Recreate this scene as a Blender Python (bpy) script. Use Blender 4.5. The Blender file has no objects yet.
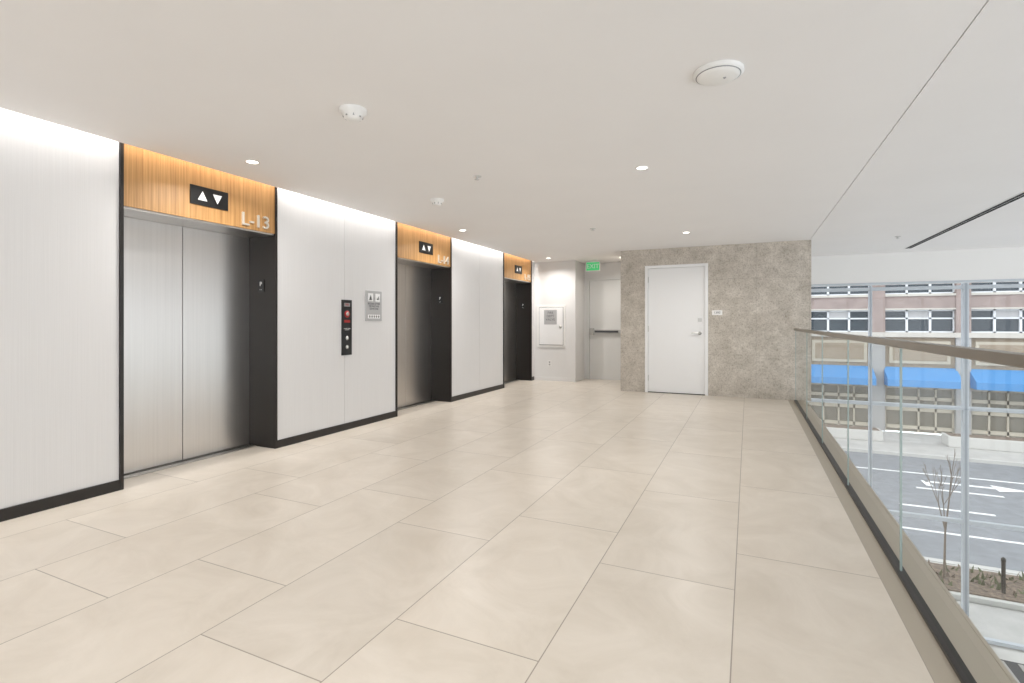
import bpy, bmesh, math, random
from mathutils import Vector, Matrix
random.seed(4)
sc = bpy.context.scene
try:
    sc.view_settings.view_transform = 'Standard'
    sc.view_settings.look = 'None'
except Exception: pass

# ---------------------------------------------------------------- helpers
def L(c):
    def f(v):
        v/=255.0
        return v/12.92 if v<=0.04045 else ((v+0.055)/1.055)**2.4
    return (f(c[0]),f(c[1]),f(c[2]),1.0)

def base(name):
    m=bpy.data.materials.new(name); m.use_nodes=True
    nt=m.node_tree; b=nt.nodes['Principled BSDF']
    return m,nt,b
def mat(name,c,rough=0.5,metal=0.0,emit=None,es=0.0,spec=None,var=0.0,vs=6.0):
    m,nt,b=base(name)
    b.inputs['Base Color'].default_value=L(c)
    b.inputs['Roughness'].default_value=rough
    b.inputs['Metallic'].default_value=metal
    if spec is not None: b.inputs['Specular IOR Level'].default_value=spec
    if emit:
        b.inputs['Emission Color'].default_value=L(emit); b.inputs['Emission Strength'].default_value=es
    if var>0:
        tc=nt.nodes.new('ShaderNodeTexCoord'); n=nt.nodes.new('ShaderNodeTexNoise')
        n.inputs['Scale'].default_value=vs; n.inputs['Detail'].default_value=5
        nt.links.new(tc.outputs['Object'],n.inputs['Vector'])
        r=nt.nodes.new('ShaderNodeValToRGB')
        d=[max(0,x*(1-var)) for x in c]; e=[min(255,x*(1+var)) for x in c]
        r.color_ramp.elements[0].position=0.3; r.color_ramp.elements[1].position=0.7
        r.color_ramp.elements[0].color=L(d); r.color_ramp.elements[1].color=L(e)
        nt.links.new(n.outputs['Fac'],r.inputs['Fac']); nt.links.new(r.outputs['Color'],b.inputs['Base Color'])
    return m

def glass_mat(name,tint,lo=0.03,hi=0.4,rough=0.0):
    m=bpy.data.materials.new(name); m.use_nodes=True; nt=m.node_tree; nt.nodes.clear()
    o=nt.nodes.new('ShaderNodeOutputMaterial'); mx=nt.nodes.new('ShaderNodeMixShader')
    t=nt.nodes.new('ShaderNodeBsdfTransparent'); g=nt.nodes.new('ShaderNodeBsdfGlossy'); f=nt.nodes.new('ShaderNodeLayerWeight')
    p=nt.nodes.new('ShaderNodeMath'); p.operation='POWER'; p.inputs[1].default_value=5
    q=nt.nodes.new('ShaderNodeMath'); q.operation='MULTIPLY_ADD'; q.inputs[1].default_value=hi; q.inputs[2].default_value=lo
    t.inputs['Color'].default_value=tint; g.inputs['Roughness'].default_value=rough
    nt.links.new(f.outputs['Facing'],p.inputs[0]); nt.links.new(p.outputs[0],q.inputs[0])
    nt.links.new(q.outputs[0],mx.inputs[0]); nt.links.new(t.outputs[0],mx.inputs[1]); nt.links.new(g.outputs[0],mx.inputs[2])
    nt.links.new(mx.outputs[0],o.inputs[0])
    return m

class B:
    def __init__(s,name): s.name=name; s.bm=bmesh.new(); s.mats=[]
    def mi(s,m):
        if m not in s.mats: s.mats.append(m)
        return s.mats.index(m)
    def box(s,x0,x1,y0,y1,z0,z1,m,bevel=0.0):
        i=s.mi(m)
        v=[s.bm.verts.new((x,y,z)) for x in (x0,x1) for y in (y0,y1) for z in (z0,z1)]
        fs=[]
        for q in ((0,1,3,2),(4,6,7,5),(0,4,5,1),(2,3,7,6),(0,2,6,4),(1,5,7,3)):
            f=s.bm.faces.new([v[k] for k in q]); f.material_index=i; fs.append(f)
        if bevel>0:
            es=list({e for f in fs for e in f.edges})
            r=bmesh.ops.bevel(s.bm,geom=es,offset=bevel,segments=2,affect='EDGES',profile=0.5)
            for f in r['faces']: f.material_index=i
        return s
    def poly(s,pts,m,ext=None):
        i=s.mi(m)
        a=[s.bm.verts.new(p) for p in pts]
        f=s.bm.faces.new(a); f.material_index=i
        if ext:
            e=Vector(ext)
            b=[s.bm.verts.new(Vector(p)+e) for p in pts]
            f=s.bm.faces.new(list(reversed(b))); f.material_index=i
            n=len(pts)
            for k in range(n):
                f=s.bm.faces.new((a[k],b[k],b[(k+1)%n],a[(k+1)%n])); f.material_index=i
        return s
    def lathe(s,c,prof,m,axis=(0,0,1),seg=32,smooth=True):
        i=s.mi(m)
        q=Vector((0,0,1)).rotation_difference(Vector(axis).normalized()); c=Vector(c)
        rings=[]
        for r,z in prof:
            if r<1e-6: rings.append([s.bm.verts.new(c+q@Vector((0,0,z)))])
            else: rings.append([s.bm.verts.new(c+q@Vector((r*math.cos(2*math.pi*k/seg),r*math.sin(2*math.pi*k/seg),z))) for k in range(seg)])
        for a,b in zip(rings,rings[1:]):
            for k in range(seg):
                k2=(k+1)%seg
                if len(a)==1 and len(b)==1: continue
                if len(a)==1: vs=(a[0],b[k],b[k2])
                elif len(b)==1: vs=(a[k],b[0],a[k2])
                else: vs=(a[k],b[k],b[k2],a[k2])
                f=s.bm.faces.new(vs); f.material_index=i; f.smooth=smooth
        return s
    def tube(s,p0,p1,r0,r1,m,seg=10):
        d=Vector(p1)-Vector(p0)
        return s.lathe(p0,[(0,0),(r0,0),(r1,d.length),(0,d.length)],m,d,seg,False)
    def text(s,txt,origin,right,up,size,m,depth=0.002,align='CENTER'):
        i=s.mi(m)
        cu=bpy.data.curves.new('t','FONT'); cu.body=txt; cu.size=size; cu.extrude=depth; cu.align_x=align; cu.align_y='CENTER'
        cu.resolution_u=3
        ob=bpy.data.objects.new('t',cu); sc.collection.objects.link(ob)
        dg=bpy.context.evaluated_depsgraph_get(); dg.update()
        me=ob.evaluated_get(dg).to_mesh()
        R=Vector(right); U=Vector(up); N=R.cross(U); O=Vector(origin)
        vs=[s.bm.verts.new(O+R*v.co.x+U*v.co.y+N*v.co.z) for v in me.vertices]
        for p in me.polygons:
            try:
                f=s.bm.faces.new([vs[k] for k in p.vertices]); f.material_index=i
            except Exception: pass
        ob.evaluated_get(dg).to_mesh_clear()
        bpy.data.objects.remove(ob); bpy.data.curves.remove(cu)
        return s
    def done(s,origin=None,norm=True):
        if norm: bmesh.ops.recalc_face_normals(s.bm,faces=s.bm.faces)
        me=bpy.data.meshes.new(s.name)
        if origin is not None:
            bmesh.ops.translate(s.bm,verts=s.bm.verts,vec=-Vector(origin))
        s.bm.to_mesh(me); s.bm.free()
        for m in s.mats: me.materials.append(m)
        o=bpy.data.objects.new(s.name,me); sc.collection.objects.link(o)
        if origin is not None: o.location=origin
        return o

H=2.475; WX=-4.10; CE=-4.02; SY=9.02; GZ=-4.6; FY=12.0
X0=-4.6; XR=10.0; YB=-6.0

# ---------------------------------------------------------------- materials
def tile_mat():
    m,nt,b=base('porcelain_tile'); N=nt.nodes.new; K=nt.links.new
    tc=N('ShaderNodeTexCoord'); sp=N('ShaderNodeSeparateXYZ'); K(tc.outputs['Object'],sp.inputs[0])
    ax=N('ShaderNodeMath'); ax.operation='ADD'; ax.inputs[1].default_value=1.16+12.2; K(sp.outputs['Y'],ax.inputs[0])
    ay=N('ShaderNodeMath'); ay.operation='ADD'; ay.inputs[1].default_value=0.054+6.2; K(sp.outputs['X'],ay.inputs[0])
    cb=N('ShaderNodeCombineXYZ'); K(ax.outputs[0],cb.inputs[0]); K(ay.outputs[0],cb.inputs[1])
    br=N('ShaderNodeTexBrick'); K(cb.outputs[0],br.inputs['Vector'])
    br.offset=0.672; br.offset_frequency=2; br.squash=1.0
    br.inputs['Scale'].default_value=1; br.inputs['Brick Width'].default_value=1.22; br.inputs['Row Height'].default_value=0.62
    br.inputs['Mortar Size'].default_value=0.0026; br.inputs['Mortar Smooth'].default_value=0.2; br.inputs['Bias'].default_value=0
    br.inputs['Color1'].default_value=(0,0,0,1); br.inputs['Color2'].default_value=(1,1,1,1)
    n1=N('ShaderNodeTexNoise'); n1.inputs['Scale'].default_value=2.4; n1.inputs['Detail'].default_value=12; n1.inputs['Roughness'].default_value=0.66; n1.inputs['Distortion'].default_value=0.9
    av=N('ShaderNodeVectorMath'); av.operation='MULTIPLY_ADD'; K(br.outputs['Color'],av.inputs[0]); av.inputs[1].default_value=(7,5,9); K(tc.outputs['Object'],av.inputs[2])
    K(av.outputs[0],n1.inputs['Vector'])
    r=N('ShaderNodeValToRGB'); K(n1.outputs['Fac'],r.inputs['Fac'])
    r.color_ramp.elements[0].position=0.3; r.color_ramp.elements[0].color=L((204,195,182))
    r.color_ramp.elements[1].position=0.72; r.color_ramp.elements[1].color=L((222,214,203))
    hs=N('ShaderNodeHueSaturation'); K(r.outputs['Color'],hs.inputs['Color'])
    mr=N('ShaderNodeMapRange'); mr.inputs['To Min'].default_value=0.97; mr.inputs['To Max'].default_value=1.03
    K(br.outputs['Color'],mr.inputs['Value']); K(mr.outputs[0],hs.inputs['Value'])
    mx=N('ShaderNodeMix'); mx.data_type='RGBA'; K(br.outputs['Fac'],mx.inputs['Factor']); K(hs.outputs[0],mx.inputs[6])
    mx.inputs[7].default_value=L((154,145,133)); K(mx.outputs[2],b.inputs['Base Color'])
    b.inputs['Roughness'].default_value=0.32
    bp=N('ShaderNodeBump'); bp.inputs['Strength'].default_value=0.2; bp.inputs['Distance'].default_value=0.002; bp.invert=True
    K(br.outputs['Fac'],bp.inputs['Height']); K(bp.outputs[0],b.inputs['Normal'])
    return m
def stone_mat():
    m,nt,b=base('limestone_cladding'); N=nt.nodes.new; K=nt.links.new
    tc=N('ShaderNodeTexCoord')
    n1=N('ShaderNodeTexNoise'); n1.inputs['Scale'].default_value=5.5; n1.inputs['Detail'].default_value=12; n1.inputs['Roughness'].default_value=0.78; n1.inputs['Distortion'].default_value=0.3
    K(tc.outputs['Object'],n1.inputs['Vector'])
    r=N('ShaderNodeValToRGB'); K(n1.outputs['Fac'],r.inputs['Fac'])
    e=r.color_ramp.elements; e[0].position=0.30; e[0].color=L((168,160,148)); e[1].position=0.70; e[1].color=L((218,211,201))
    x=e.new(0.5); x.color=L((194,186,175))
    v=N('ShaderNodeTexNoise'); v.inputs['Scale'].default_value=42; v.inputs['Detail'].default_value=6; v.inputs['Roughness'].default_value=0.7
    K(tc.outputs['Object'],v.inputs['Vector'])
    r2=N('ShaderNodeValToRGB'); K(v.outputs['Fac'],r2.inputs['Fac'])
    r2.color_ramp.elements[0].position=0.32; r2.color_ramp.elements[0].color=(0.52,0.50,0.47,1); r2.color_ramp.elements[1].position=0.52; r2.color_ramp.elements[1].color=(1.0,1.0,1.0,1)
    mu=N('ShaderNodeMix'); mu.data_type='RGBA'; mu.blend_type='MULTIPLY'; mu.inputs['Factor'].default_value=0.8
    K(r.outputs[0],mu.inputs[6]); K(r2.outputs[0],mu.inputs[7])
    sp=N('ShaderNodeSeparateXYZ'); K(tc.outputs['Object'],sp.inputs[0])
    a=N('ShaderNodeMath'); a.operation='ADD'; a.inputs[1].default_value=20.6; K(sp.outputs['X'],a.inputs[0])
    a2=N('ShaderNodeMath'); a2.operation='ADD'; a2.inputs[1].default_value=8.0; K(sp.outputs['Z'],a2.inputs[0])
    cb=N('ShaderNodeCombineXYZ'); K(a.outputs[0],cb.inputs[0]); K(a2.outputs[0],cb.inputs[1])
    br=N('ShaderNodeTexBrick'); K(cb.outputs[0],br.inputs['Vector']); br.offset=0
    br.inputs['Scale'].default_value=1; br.inputs['Brick Width'].default_value=0.74; br.inputs['Row Height'].default_value=1.24
    br.inputs['Mortar Size'].default_value=0.002; br.inputs['Mortar Smooth'].default_value=0.1
    mx=N('ShaderNodeMix'); mx.data_type='RGBA'
    mf=N('ShaderNodeMath'); mf.operation='MULTIPLY'; mf.inputs[1].default_value=0.5; K(br.outputs['Fac'],mf.inputs[0]); K(mf.outputs[0],mx.inputs['Factor'])
    K(mu.outputs[2],mx.inputs[6]); mx.inputs[7].default_value=L((126,119,110)); K(mx.outputs[2],b.inputs['Base Color'])
    b.inputs['Roughness'].default_value=0.6
    bp=N('ShaderNodeBump'); bp.inputs['Strength'].default_value=0.15; bp.inputs['Distance'].default_value=0.002; K(v.outputs['Fac'],bp.inputs['Height']); K(bp.outputs[0],b.inputs['Normal'])
    return m
def streak_mat(name,c0,c1,scale,rough,metal=0.0,p0=0.3,p1=0.7):
    m,nt,b=base(name); N=nt.nodes.new; K=nt.links.new
    tc=N('ShaderNodeTexCoord'); mp=N('ShaderNodeMapping'); mp.inputs['Scale'].default_value=scale
    K(tc.outputs['Object'],mp.inputs[0]); n=N('ShaderNodeTexNoise'); n.inputs['Scale'].default_value=1; n.inputs['Detail'].default_value=4
    K(mp.outputs[0],n.inputs['Vector']); r=N('ShaderNodeValToRGB'); K(n.outputs['Fac'],r.inputs['Fac'])
    r.color_ramp.elements[0].position=p0; r.color_ramp.elements[0].color=L(c0); r.color_ramp.elements[1].position=p1; r.color_ramp.elements[1].color=L(c1)
    K(r.outputs[0],b.inputs['Base Color']); b.inputs['Roughness'].default_value=rough; b.inputs['Metallic'].default_value=metal
    return m
TILE=tile_mat(); STONE=stone_mat()
PANEL=streak_mat('ribbed_wallcovering',(216,215,215),(221,220,220),(1,210,1.5),0.65)
WOOD=streak_mat('oak_veneer',(156,114,66),(196,151,97),(4,95,2.2),0.45)
STEEL=streak_mat('brushed_stainless',(204,200,196),(210,206,202),(1,60,0.8),0.29,1.0)
BLACK=mat('black_metal',(30,25,22),0.35)
BLACKP=mat('black_plate',(20,20,21),0.3)
CEIL=mat('ceiling_paint',(236,234,233),0.8,var=0.005,vs=1.5)
WHITE=mat('white_paint',(232,231,229),0.55)
DOORW=mat('door_paint',(236,236,236),0.4)
DOORG=mat('exit_door_paint',(216,216,214),0.4)
GREYW=mat('alcove_paint',(222,221,220),0.6)
SILVER=mat('satin_aluminium',(186,184,180),0.3,1.0)
LETM=mat('cast_letter_metal',(205,198,186),0.45,0.35)
BRONZE=mat('champagne_metal',(140,132,121),0.3,0.85)
BEIGE=mat('beige_metal_edge',(182,173,158),0.4,0.3)
DARK=mat('dark_gap',(12,12,12),0.8)
SEAM=mat('ceiling_reveal',(165,163,161),0.8)
PLAST=mat('white_plastic',(236,235,233),0.4)
PLASTD=mat('grey_plastic',(150,150,150),0.5)
SPRK=mat('sprinkler_white',(205,204,202),0.5)
RED=mat('red_enamel',(160,34,32),0.5)
GREEN=mat('exit_green',(70,190,120),0.4,emit=(60,200,120),es=0.4)
SIGNG=mat('grey_sign_plate',(176,176,177),0.45)
TXT=mat('dark_print',(70,70,74),0.6)
LET=mat('white_letter',(240,240,240),0.5)
EMIT=mat('lamp_lens',(255,250,240),0.5,emit=(255,250,242),es=6)
MULL=mat('mullion_aluminium',(190,196,202),0.45,0.2)
GLASS=glass_mat('window_glass',(0.96,0.98,0.98,1),0.03,0.3)
RGLASS=glass_mat('railing_glass',(0.93,0.95,0.945,1),0.08,0.3)
GEDGE=mat('glass_edge',(160,174,171),0.2)

# ---------------------------------------------------------------- room shell
B('floor').box(X0,0.566,YB,SY+2.2,-0.03,0,TILE).done()
b=B('trim_slab_edge'); b.box(0.566,0.645,YB,SY+0.02,-0.03,0.0,BEIGE); b.box(0.685,0.80,YB,SY+0.02,-0.03,0.0,BEIGE)
b.box(0.80,0.815,YB,SY+0.02,-0.45,0.002,BEIGE); b.done()
B('floor_slab').box(X0,0.80,YB,SY+3,-0.45,-0.03,WHITE).done()
SX=0.862
B('ceiling').box(CE,SX-.003,YB,11.3,H,H+0.08,CEIL).box(SX+.003,XR,YB,FY,H,H+0.08,CEIL).box(X0,CE,9.83,11.3,H,H+0.08,CEIL).box(CE,SX-.003,11.3,FY,H,H+.08,CEIL).box(SX-.003,SX+.003,YB,FY,H+0.01,H+0.08,SEAM).done()
B('ceiling_light_block').box(X0-0.4,XR+0.1,YB-0.1,FY+0.3,2.80,3.0,WHITE).done()  # unseen slab added over everything to keep light from leaking in
B('trim_cove_back').box(CE,CE+0.02,YB,9.83,H+0.08,2.80,WHITE).done()

EL=[2.14,5.305,8.47]; EW=1.345
segs=[(YB,EL[0]),(EL[0]+EW,EL[1]),(EL[1]+EW,EL[2]),(EL[2]+EW,10.0)]
b=B('wall_left')
for a,c in segs:
    b.box(X0,WX-0.02,a,c,0,2.80,DARK)
    if c-a>3:
        ed=[c-0.905*k for k in range(0,9)]; ed=ed[::-1]; ed=[a]+[e for e in ed if e>a]
    elif c-a>1: ed=[a,(a+c)/2,c]
    else: ed=[a,c]
    for p,q in zip(ed,ed[1:]): b.box(WX-0.02,WX,p+0.0015,q-0.0015,0,2.80,PANEL)
for e in EL: b.box(X0-0.1,X0,e,e+EW,0,2.8,DARK)
b.done()
b=B('baseboard_left')
for k,(a,c) in enumerate(segs):
    b.box(WX-0.001,WX+0.012,a+0.0,c-0.0 if k<3 else 9.95,0,0.075,BLACK)
b.done()

# elevators
for n,y0 in enumerate(EL):
    y1=y0+EW; b=B('elevator')
    DX=-4.445
    b.box(DX-0.06,WX+0.004,y0+0.022,y1-0.022,2.05,2.79,WOOD)
    b.box(DX-0.06,WX-0.01,y0+0.022,y1-0.022,2.035,2.05,STEEL)
    for a in (y0,y1-0.022): b.box(DX-0.06,WX+0.016,a,a+0.022,0.001,2.79,BLACK)
    ym=(y0+y1)/2
    for a,c in ((y0+0.022,ym-0.002),(ym+0.002,y1-0.022)):
        b.box(DX-0.04,DX,a,c,0.012,2.035,STEEL,0.002)
    b.box(DX-0.05,DX-0.041,y0+.022,y1-.022,0.0,2.035,DARK)
    b.box(DX-0.04,DX+0.10,y0+0.022,y1-0.022,0.0005,0.008,SILVER)
    b.box(DX+0.02,DX+0.03,y0+0.022,y1-0.022,0.008,0.0085,DARK)
    b.box(WX+0.004,WX+0.014,ym-0.165,ym+0.165,2.17,2.325,BLACKP,0.001)
    zc=2.247; xx=WX+0.0142
    b.poly([(xx,ym-0.105,zc-0.036),(xx,ym-0.025,zc-0.036),(xx,ym-0.065,zc+0.04)],LET,(0.002,0,0))
    b.poly([(xx,ym+0.025,zc+0.036),(xx,ym+0.105,zc+0.036),(xx,ym+0.065,zc-0.04)],LET,(0.002,0,0))
    b.text(('L-13','L-14','L-15')[n],(WX+0.014,y1-0.235,2.128),(0,1,0),(0,0,1),0.165,LETM,0.009)
    b.box(-4.32,-4.235,y1-0.028,y1-0.022,1.50,1.62,BLACKP)
    b.text('P',(-4.2775,y1-0.029,1.575),(1,0,0),(0,0,1),0.06,LET,0.001)
    for k in range(2): b.lathe((-4.288+0.02*k,y1-0.028,1.522),[(0.004,0),(0,0.002)],LET,(0,-1,0),8)
    b.done((DX,ym,0))

# call station
b=B('elevator_call_station'); x=WX
b.box(x,x+0.012,4.345,4.50,0.84,1.46,BLACKP,0.002); yc=4.4225; x+=0.012
b.lathe((x,yc,1.30),[(0.04,0),(0.04,0.003),(0,0.003)],RED,(1,0,0))
b.lathe((x+0.003,yc,1.30),[(0.02,0),(0.02,0.008),(0,0.008)],SILVER,(1,0,0))
b.box(x,x+0.001,yc-0.045,yc+0.045,1.385,1.425,PLASTD); b.text('FIRE',(x+0.0012,yc,1.405),(0,1,0),(0,0,1),0.035,RED,0.0005)
b.box(x,x+0.001,yc-0.045,yc+0.045,1.205,1.235,RED)
b.text('IN CASE OF FIRE\nUSE STAIRS',(x+0.0005,yc,1.13),(0,1,0),(0,0,1),0.014,LET,0.0005)
for z in (1.03,0.93):
    b.lathe((x,yc,z),[(0.022,0),(0.022,0.004),(0.018,0.006),(0,0.006)],SILVER,(1,0,0)); b.lathe((x+.006,yc,z),[(0.010,0),(0.010,0.001),(0,0.001)],LET,(1,0,0))
b.done((WX,yc,1.15))
b=B('evacuation_sign'); b.box(WX,WX+0.012,4.735,5.02,1.225,1.585,SIGNG,0.002)
xx=WX+0.0125
b.box(xx,xx+.001,4.77,4.86,1.46,1.555,LET); b.box(xx,xx+.001,4.90,4.985,1.46,1.555,LET)
b.text('IN CASE OF FIRE\nDO NOT USE\nELEVATORS',(xx,4.8775,1.40),(0,1,0),(0,0,1),0.03,TXT,0.0005)
b.box(xx,xx+.001,4.77,4.985,1.255,1.30,LET)
for k in range(5): b.box(xx+.001,xx+.0015,4.79+.04*k,4.81+.04*k,1.265,1.29,TXT)
b.poly([(xx+.001,4.79,1.475),(xx+.001,4.84,1.475),(xx+.001,4.815,1.54)],TXT)
b.poly([(xx+.001,4.92,1.48),(xx+.001,4.965,1.48),(xx+.001,4.965,1.53),(xx+.001,4.94,1.50)],TXT)
b.done((WX,4.88,1.4))

# alcove
AY=9.97
B('wall_alcove').box(WX-0.02,-3.19,AY,10.8,0,H,GREYW).done()
B('baseboard_alcove').box(WX+.013,-3.19,AY-0.012,AY,0,0.07,GREYW).done()
B('wall_back').box(-3.19,-3.13,10.6,10.8,0,H,GREYW).box(-2.15,-2.05,10.6,10.8,0,H,GREYW).box(-3.13,-2.15,10.6,10.8,2.16,H,GREYW).done()
b=B('fire_hose_cabinet')
b.box(-4.02,-3.40,AY-0.02,AY,0.70,1.57,WHITE,0.004); b.box(-3.97,-3.45,AY-0.032,AY-0.02,0.75,1.52,DOORW,0.004)
b.box(-3.978,-3.442,AY-0.0215,AY-0.02,0.742,1.528,TXT)
b.box(-3.86,-3.58,AY-0.034,AY-0.032,1.17,1.47,SIGNG)
b.text('FIRE\nDEPT\nVALVE',(-3.72,AY-0.0345,1.34),(1,0,0),(0,0,1),0.07,TXT,0.0005)
b.lathe((-3.50,AY-0.032,1.12),[(0.03,0),(0.03,0.01),(0,0.01)],SILVER,(0,-1,0))
b.done((-3.71,AY,0.7))
b=B('wall_outlet'); b.box(-3.79,-3.71,AY-0.006,AY,0.30,0.42,PLAST,0.002)
for z in (0.335,0.385):
    b.box(-3.768,-3.732,AY-0.008,AY-0.006,z-0.015,z+0.015,PLASTD)
b.done((-3.75,AY,0.3))
b=B('door_exit')
for a,c in ((-3.13,-3.08),(-2.20,-2.15)): b.box(a,c,10.58,10.68,0,2.11,DOORG)
b.box(-3.13,-2.15,10.58,10.68,2.11,2.16,DOORG)
b.box(-3.077,-2.203,10.60,10.645,0.008,2.107,DOORG,0.002)
b.box(-3.05,-2.25,10.55,10.60,0.98,1.06,SILVER,0.006); b.box(-2.95,-2.45,10.535,10.55,1.0,1.04,TXT,0.004)
b.box(-3.06,-2.97,10.53,10.60,0.95,1.09,SILVER,0.008)
b.box(-2.31,-2.25,10.53,10.60,0.97,1.07,SILVER,0.008)
b.done((-2.64,10.6,0))
b=B('exit_sign'); b.box(-3.03,-2.73,10.16,10.19,H-0.215,H-0.02,PLAST,0.004)
b.box(-3.015,-2.745,10.157,10.16,H-0.20,H-0.035,GREEN); b.text('EXIT',(-2.88,10.155,H-0.118),(1,0,0),(0,0,1),0.125,LET,0.001)
b.box(-2.94,-2.82,10.15,10.2,H-0.02,H,PLAST)
b.done((-2.88,10.18,H))

# stone wall with door opening
DX0,DX1,DT=-1.625,-0.60,2.19
b=B('wall_stone')
b.box(-2.05,DX0,SY,SY+0.18,0,H,STONE).box(DX1,0.88,SY,SY+0.18,0,H,STONE).box(DX0,DX1,SY,SY+0.18,DT,H,STONE)
b.box(0.70,0.88,SY+0.18,11.3,0,H,STONE).box(-2.05,-1.87,SY+0.18,10.8,0,H,STONE)
b.done()
B('wall_lobby_core').box(0.55,0.70,SY,FY,GZ,-0.45,WHITE).done()
b=B('door_service')
for a,c in ((DX0,DX0+0.05),(DX1-0.05,DX1)): b.box(a,c,SY-0.012,SY+0.12,0,DT-0.05,DOORW,0.002)
b.box(DX0,DX1,SY-0.012,SY+0.12,DT-0.05,DT,DOORW,0.002)
b.box(DX0+0.053,DX1-0.053,SY+0.012,SY+0.057,0.012,DT-0.053,DOORW,0.002)
b.box(DX0+0.05,DX1-0.05,SY+0.06,SY+0.12,0,DT-0.05,DARK)
b.box(DX0+0.05,DX1-0.05,SY,SY+0.06,0,0.011,BLACK)
hx=DX1-0.13; hz=1.03
b.lathe((hx,SY+0.012,hz),[(0.028,0),(0.028,0.008),(0.012,0.01),(0.012,0.05),(0,0.05)],SILVER,(0,-1,0))
b.box(hx-0.125,hx+0.012,SY-0.048,SY-0.03,hz-0.01,hz+0.01,SILVER,0.004)
b.box(hx-0.03,hx+0.03,SY+0.006,SY+0.012,hz+0.19,hz+0.25,SILVER,0.002)
for z in (0.25,1.1,1.95): b.box(DX0+0.048,DX0+0.058,SY-0.002,SY+0.012,z-0.05,z+0.05,SILVER)
b.done(((DX0+DX1)/2,SY,0))
b=B('room_number_sign'); b.box(-0.54,-0.38,SY-0.008,SY,1.33,1.41,PLAST,0.002); b.text('1300',(-0.46,SY-0.009,1.37),(1,0,0),(0,0,1),0.05,TXT,0.0005); b.done((-0.46,SY,1.37))

B('wall_fascia').box(0.70,XR,11.3,FY-0.05,1.93,H,WHITE).done()
B('trim_fascia').box(0.88,XR,11.29,11.3,1.90,1.94,MULL).done()

b=B('window_1')
mx=[0.72+1.45*k for k in range(-1,7)]
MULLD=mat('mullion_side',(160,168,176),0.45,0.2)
for k,x in enumerate(mx):
    w=0.042 if k%2==1 else 0.024
    b.box(x-w,x+w,FY-0.05,FY+0.06,GZ,2.6,MULL)
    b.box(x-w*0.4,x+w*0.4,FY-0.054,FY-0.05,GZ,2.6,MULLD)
for z in (-4.55,-2.45,-0.37,1.86): b.box(-1,XR,FY-0.045,FY+0.055,z-0.032,z+0.032,MULL)
b.poly([(-1,FY,GZ),(XR,FY,GZ),(XR,FY,2.6),(-1,FY,2.6)],GLASS); b.done()
b=B('window_2')
for y in [YB+1.5*k for k in range(0,13)]: b.box(XR-0.05,XR+0.1,y-0.04,y+0.04,GZ,2.8,MULL)
for z in (-4.55,-2.45,-0.37,2.4): b.box(XR-0.05,XR+0.1,YB,FY,z-0.05,z+0.05,MULL)
b.poly([(XR,YB,GZ),(XR,FY,GZ),(XR,FY,2.8),(XR,YB,2.8)],GLASS); b.done()
b=B('window_3')
for x in [X0+0.1+1.5*k for k in range(0,10)]: b.box(x-0.04,x+0.04,YB-0.12,YB,GZ,2.8,MULL)
for z in (-4.55,0.03,2.42): b.box(X0,XR,YB-0.12,YB,z-0.05,z+0.05,MULL)
b.poly([(X0,YB-0.06,GZ),(XR,YB-0.06,GZ),(XR,YB-0.06,2.8),(X0,YB-0.06,2.8)],GLASS); b.done()
LOBF=mat('lobby_floor_stone',(205,203,198),0.4,var=0.04,vs=2)
B('floor_lobby').box(-1,XR,YB,FY,GZ-0.1,GZ,LOBF).done()
B('wall_lobby').box(-1.2,-1,YB,FY,GZ,-0.45,WHITE).done()
b=B('lobby_entry_mat'); b.box(2.6,6.6,10.3,11.5,GZ,GZ+0.012,mat('entry_mat',(70,72,75),0.8))
for k in range(16): b.box(2.65+0.25*k,2.72+0.25*k,10.35,11.45,GZ+0.012,GZ+0.02,SILVER)
b.done((4.6,10.9,GZ))

# ---------------------------------------------------------------- glass railing
b=B('glass_railing')
b.box(0.645,0.685,YB+0.1,8.98,0.0,0.014,BLACK)
js=[8.95,7.2+0.1,5.85,4.42,3.0,1.57,0.14,-1.3,-2.74,-4.18,-5.6]
for a,c in zip(js,js[1:]):
    b.poly([(0.665,c+.005,0.014),(0.665,a-.005,0.014),(0.665,a-.005,1.085),(0.665,c+.005,1.085)],RGLASS)
    b.box(0.661,0.669,a-0.0065,a-0.005,0.014,1.085,GEDGE); b.box(0.661,0.669,c+0.005,c+0.0065,0.014,1.085,GEDGE)
b.box(0.640,0.690,YB+0.1,8.97,1.083,1.118,BRONZE,0.004)
b.done()

# ---------------------------------------------------------------- ceiling devices
S=0.976
b=B('smoke_detector'); cx,cy=-0.141*S,2.857*S
b.lathe((cx,cy,H),[(0.12,0),(0.122,0.014),(0.105,0.02),(0.10,0.026),(0.08,0.034),(0,0.036)],PLAST,(0,0,-1),40)
b.lathe((cx+.03,cy,H-0.035),[(0.008,0),(0.006,0.004),(0,0.004)],PLASTD,(0,0,-1),12)
b.lathe((cx,cy,H-0.0195),[(0.106,0),(0.108,0.002),(0.103,0.004)],PLASTD,(0,0,-1),40); b.done((cx,cy,H))
for x,y,s in ((-2.219*.965,2.452*.965,1.0),(-2.98*S,4.56*S,0.85)):
    b=B('smoke_detector'); b.lathe((x,y,H),[(0.08*s,0),(0.08*s,0.02),(0.06*s,0.03),(0.055*s,0.05),(0.035*s,0.065),(0,0.067)],PLAST,(0,0,-1),32)
    for k in range(8):
        a=k*math.pi/4; b.box(x+0.05*s*math.cos(a)-.006,x+0.05*s*math.cos(a)+.006,y+0.05*s*math.sin(a)-.006,y+0.05*s*math.sin(a)+.006,H-0.052,H-0.02,PLASTD)
    b.done((x,y,H))
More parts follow.
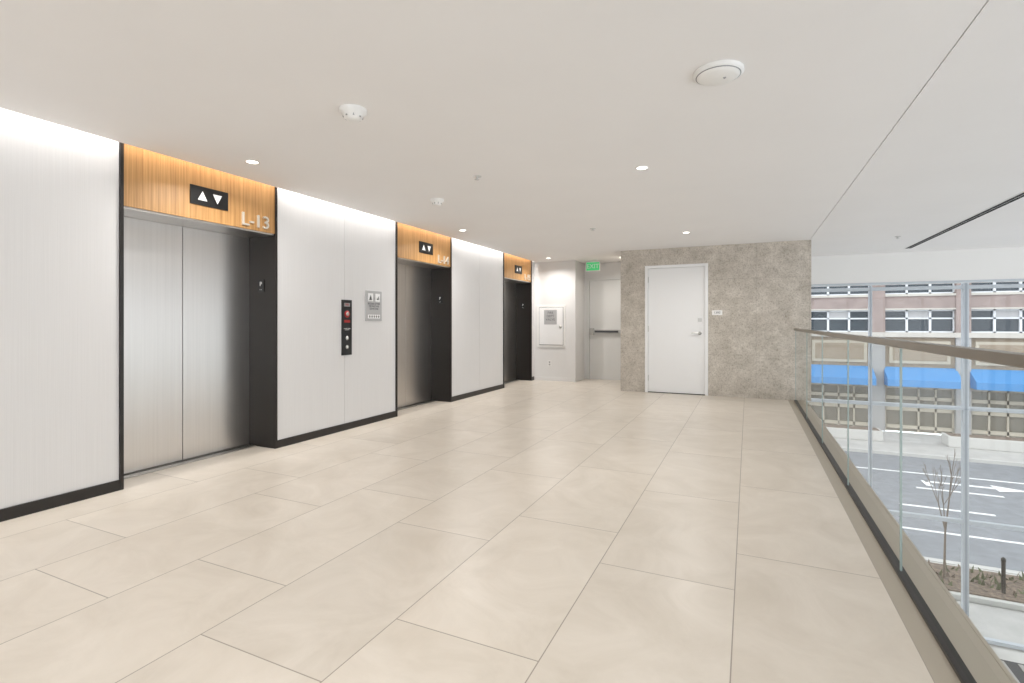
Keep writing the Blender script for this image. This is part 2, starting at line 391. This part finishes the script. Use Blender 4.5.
for x,y in ((-2.19*S,3.99*S),(-1.9,6.7),(2.0,9.2)):
    b=B('fire_sprinkler'); b.lathe((x,y,H),[(0.04,0),(0.038,0.006),(0.012,0.008),(0.01,0.025),(0.022,0.027),(0.022,0.03),(0,0.03)],SPRK,(0,0,-1),20); b.done((x,y,H))
def light(name,kind,loc,rot,energy,color,**kw):
    ld=bpy.data.lights.new(name,kind); ld.energy=energy; ld.color=color
    for k,v in kw.items(): setattr(ld,k,v)
    o=bpy.data.objects.new(name,ld); o.location=loc; o.rotation_euler=rot; sc.collection.objects.link(o); return o
for row,ys in ((-3.56,(-3.78,-0.46,2.80,6.08,9.4)),(-0.79,(-5.6,-2.3,1.0,4.25,7.55)),(-2.22,(9.85,))):  # last entry is an added lamp near the stone wall, brightening the alcove
    for y in ys:
        b=B('recessed_downlight'); b.lathe((row,y,H),[(0.055,0),(0.055,0.004),(0.042,0.003),(0.042,0.001)],PLAST,(0,0,-1),28)
        b.lathe((row,y,H-0.0012),[(0.042,0),(0,0.0005)],EMIT,(0,0,-1),28); b.done((row,y,H))
        light('downlight_beam','AREA',(row,y,H-0.012),(0,0,0),14.5 if row!=-2.22 else 8,(1,0.97,0.935),shape='DISK',size=0.08,spread=math.radians(150))
b=B('ceiling_linear_diffuser'); b.box(2.42,2.53,4.6,10.74,H-0.004,H,PLAST)
y=4.64
while y<10.7:
    b.box(2.435,2.47,y,min(y+0.26,10.72),H-0.006,H-0.004,DARK); b.box(2.48,2.515,y,min(y+0.26,10.72),H-0.006,H-0.004,DARK); y+=0.275
b.done((2.475,7.6,H))
b=B('cove_light_strip'); b.box(-4.05,-4.025,YB+.1,9.8,2.72,2.735,EMIT); b.done((-4.04,2,2.72))
light('cove_wash','AREA',((WX+CE)/2+.01,1.9,2.70),(0,0,0),88,(1,0.975,0.945),shape='RECTANGLE',size=0.05,size_y=15.6)

# ---------------------------------------------------------------- outside
ASPH=mat('asphalt',(132,135,140),0.9,var=0.06,vs=3)
CONC=mat('sidewalk_concrete',(184,182,179),0.85,var=0.05,vs=1.5)
CURB=mat('curb_concrete',(198,196,192),0.8)
PAINT=mat('road_paint',(240,240,240),0.7)
SOIL=mat('planter_mulch',(112,98,86),0.95,var=0.3,vs=12)
B('street').box(-40,60,15.75,27.9,GZ-0.3,GZ-0.12,ASPH).done()
B('sidewalk').box(-40,60,FY+0.1,15.55,GZ-0.3,GZ,CONC).done()
B('sidewalk').box(-40,60,28.1,33.2,GZ-0.3,GZ,CONC).done()
B('curb').box(-40,60,15.55,15.75,GZ-0.3,GZ+0.015,CURB).done()
B('curb').box(-40,60,27.9,28.1,GZ-0.3,GZ+0.015,CURB).done()
b=B('road_markings'); z0,z1=GZ-0.12,GZ-0.113
b.box(-40,60,18.1,18.22,z0,z1,PAINT)
b.box(-40,60,24.9,25.02,z0,z1,PAINT)
for k in range(-6,14): b.box(k*4.5,k*4.5+2.4,20.4,20.54,z0,z1,PAINT); b.box(k*4.5+1,k*4.5+3.4,22.7,22.84,z0,z1,PAINT)
for ax,ay in ((9.2,21.6),(6.0,23.8),(7.4,19.2),(15,21.6)):
    b.box(ax,ax+2.0,ay-0.09,ay+0.09,z0,z1,PAINT)
    b.poly([(ax+2.0,ay-0.4,z1),(ax+3.0,ay,z1),(ax+2.0,ay+0.4,z1)],PAINT)
    b.box(ax-0.1,ax+0.1,ay-0.6,ay+0.09,z0,z1,PAINT)
b.done()
b=B('street_planter'); b.box(2.9,8.2,13.6,15.2,GZ,GZ+0.12,CURB,0.02); b.box(3.02,8.08,13.72,15.08,GZ+0.1,GZ+0.15,SOIL)
GRN=mat('low_shrub',(96,104,70),0.9)
for k in range(220):
    x=random.uniform(3.1,8.0); y=random.uniform(13.8,15.0); h=random.uniform(0.06,0.2); a=random.uniform(0,6.28)
    b.poly([(x-.04*math.cos(a),y-.04*math.sin(a),GZ+.15),(x+.04*math.cos(a),y+.04*math.sin(a),GZ+.15),(x+random.uniform(-.08,.08),y+random.uniform(-.08,.08),GZ+.15+h)],GRN if k%3 else SOIL)
b.done((5.5,14.4,GZ),norm=False)
BARK=mat('bark',(124,110,98),0.9)
def tree(x,y,zb,h,seed):
    random.seed(seed); b=B('bare_street_tree')
    def br(p,d,l,r,n):
        q=p+d*l; b.tube(p,q,r,r*0.7,BARK,7)
        if n==0: return
        for k in range(2):
            nd=(d+Vector((random.uniform(-.5,.5),random.uniform(-.5,.5),random.uniform(.1,.4)))).normalized()
            br(q,nd,l*random.uniform(.45,.65),r*0.5,n-1)
        br(q,(d+Vector((random.uniform(-.12,.12),random.uniform(-.12,.12),0))).normalized(),l*.7,r*.7,n-1)
    br(Vector((x,y,zb)),Vector((0.02,0,1)).normalized(),h*.36,0.022*h/2.5,4); b.done((x,y,zb))
tree(3.95,14.3,GZ+0.15,2.9,3)
b=B('bollard'); b.lathe((4.85,14.0,GZ+0.151),[(0.035,0),(0.035,0.65),(0.042,0.66),(0.042,0.72),(0,0.76)],BLACK,(0,0,1),16); b.done((4.85,14.0,GZ+.151))

# building across the street
BR=mat('brick_facade',(148,134,129),0.9,var=0.07,vs=2)
LIME=mat('limestone_trim',(188,184,176),0.85,var=0.04,vs=1)
TAN=mat('tan_panel',(150,136,118),0.8,var=0.05,vs=1.5)
TAN2=mat('cream_panel',(184,176,160),0.8)
GREYP=mat('grey_pier',(166,165,164),0.8)
WFR=mat('white_window_frame',(218,222,226),0.6)
DG=mat('dark_tinted_glass',(48,58,66),0.1)
GG=mat('storefront_glass',(122,118,108),0.15)
BLUE=mat('blue_awning',(70,140,200),0.6)
b=B('office_building'); BY=33.4
b.box(-12,30,BY+0.6,BY+10,GZ,9.5,BR)
per=3.6
def brickrows(z0,z1): b.box(-12,30,BY,BY+0.62,z0,z1,BR)
brickrows(1.95,2.62); b.box(-12,30,BY-0.06,BY+0.6,2.62,2.74,LIME); b.box(-12,30,BY-0.05,BY+0.6,1.90,1.98,LIME)
brickrows(4.3,5.0); brickrows(6.6,7.3); brickrows(8.8,9.5)
b.box(-12,30,BY-0.15,BY+0.6,0.45,0.70,LIME)
b.box(-12,30,BY+0.1,BY+0.6,-1.3,0.45,TAN)
for k in range(-4,8):
    px=2.8+per*k
    b.box(px-0.3,px+0.3,BY-0.08,BY+0.6,GZ,0.45,GREYP); b.box(px-0.3,px+0.3,BY-0.08,BY+0.6,0.45,9.5,BR)
    for zz0,zz1 in ((0.70,1.90),(2.74,4.3),(5.0,6.6),(7.3,8.8)):
        b.box(px+0.3,px+per-0.3,BY+0.3,BY+0.34,zz0,zz1,DG)
        for j in range(4):
            xm=px+0.3+(per-0.6)*j/3.0; b.box(xm-0.05,xm+0.05,BY+0.2,BY+0.32,zz0,zz1,WFR)
        for zz in (zz0+.03,zz0+(zz1-zz0)*0.62,zz1-.03): b.box(px+0.3,px+per-0.3,BY+0.2,BY+0.32,zz-0.04,zz+0.04,WFR)
        b.box(px+0.3+(per-0.6)/3,px+0.3+(per-0.6)*2/3,BY+0.27,BY+0.3,zz0+(zz1-zz0)*0.62,zz1,SIGNG)
    b.box(px+0.5,px+per-0.5,BY+0.02,BY+0.1,-0.95,0.25,TAN2); b.box(px+0.65,px+per-0.65,BY-0.0,BY+0.02,-0.8,0.1,TAN)
    b.box(px+0.3,px+per-0.3,BY+0.25,BY+0.3,GZ,-1.3,GG)
    for j in range(5):
        xm=px+0.35+(per-0.7)*j/4.0; b.box(xm-0.04,xm+0.04,BY+0.15,BY+0.3,GZ,-1.3,TAN2)
    for zz in (GZ+0.25,-3.4,-2.8,-2.2): b.box(px+0.35,px+per-0.35,BY+0.15,BY+0.3,zz-0.09,zz+0.09,TAN2)
    x0,x1=px+0.25,px+per-0.25
    b.poly([(x0,BY+0.1,-1.15),(x0,BY-0.9,-1.75),(x0,BY-0.9,-2.1),(x0,BY+0.1,-2.1)],BLUE,(x1-x0,0,0))
b.done((9,BY,GZ))
for x in (-6,1.5,8.5,15.5):
    b=B('concrete_planter'); b.box(x,x+4.5,30.2,31.2,GZ+0.001,GZ+0.5,CURB,0.03); b.box(x+.12,x+4.38,30.32,31.08,GZ+.45,GZ+.515,SOIL); b.done((x+2.25,30.7,GZ))

# ---------------------------------------------------------------- world
w=bpy.data.worlds.new('World'); sc.world=w; w.use_nodes=True; nt=w.node_tree
bg=nt.nodes['Background']; bg.inputs['Strength'].default_value=2.4; bg.inputs['Color'].default_value=(0.945,0.965,1.0,1)

# ---------------------------------------------------------------- camera
cam=bpy.data.cameras.new('camera'); co=bpy.data.objects.new('camera',cam); sc.collection.objects.link(co)
cam.sensor_width=36; cam.lens=510/1024*36; cam.shift_y=-18.5/1024
co.location=(0,0,1.2); co.rotation_euler=(math.radians(90),0,math.atan2(236,510)); sc.camera=co
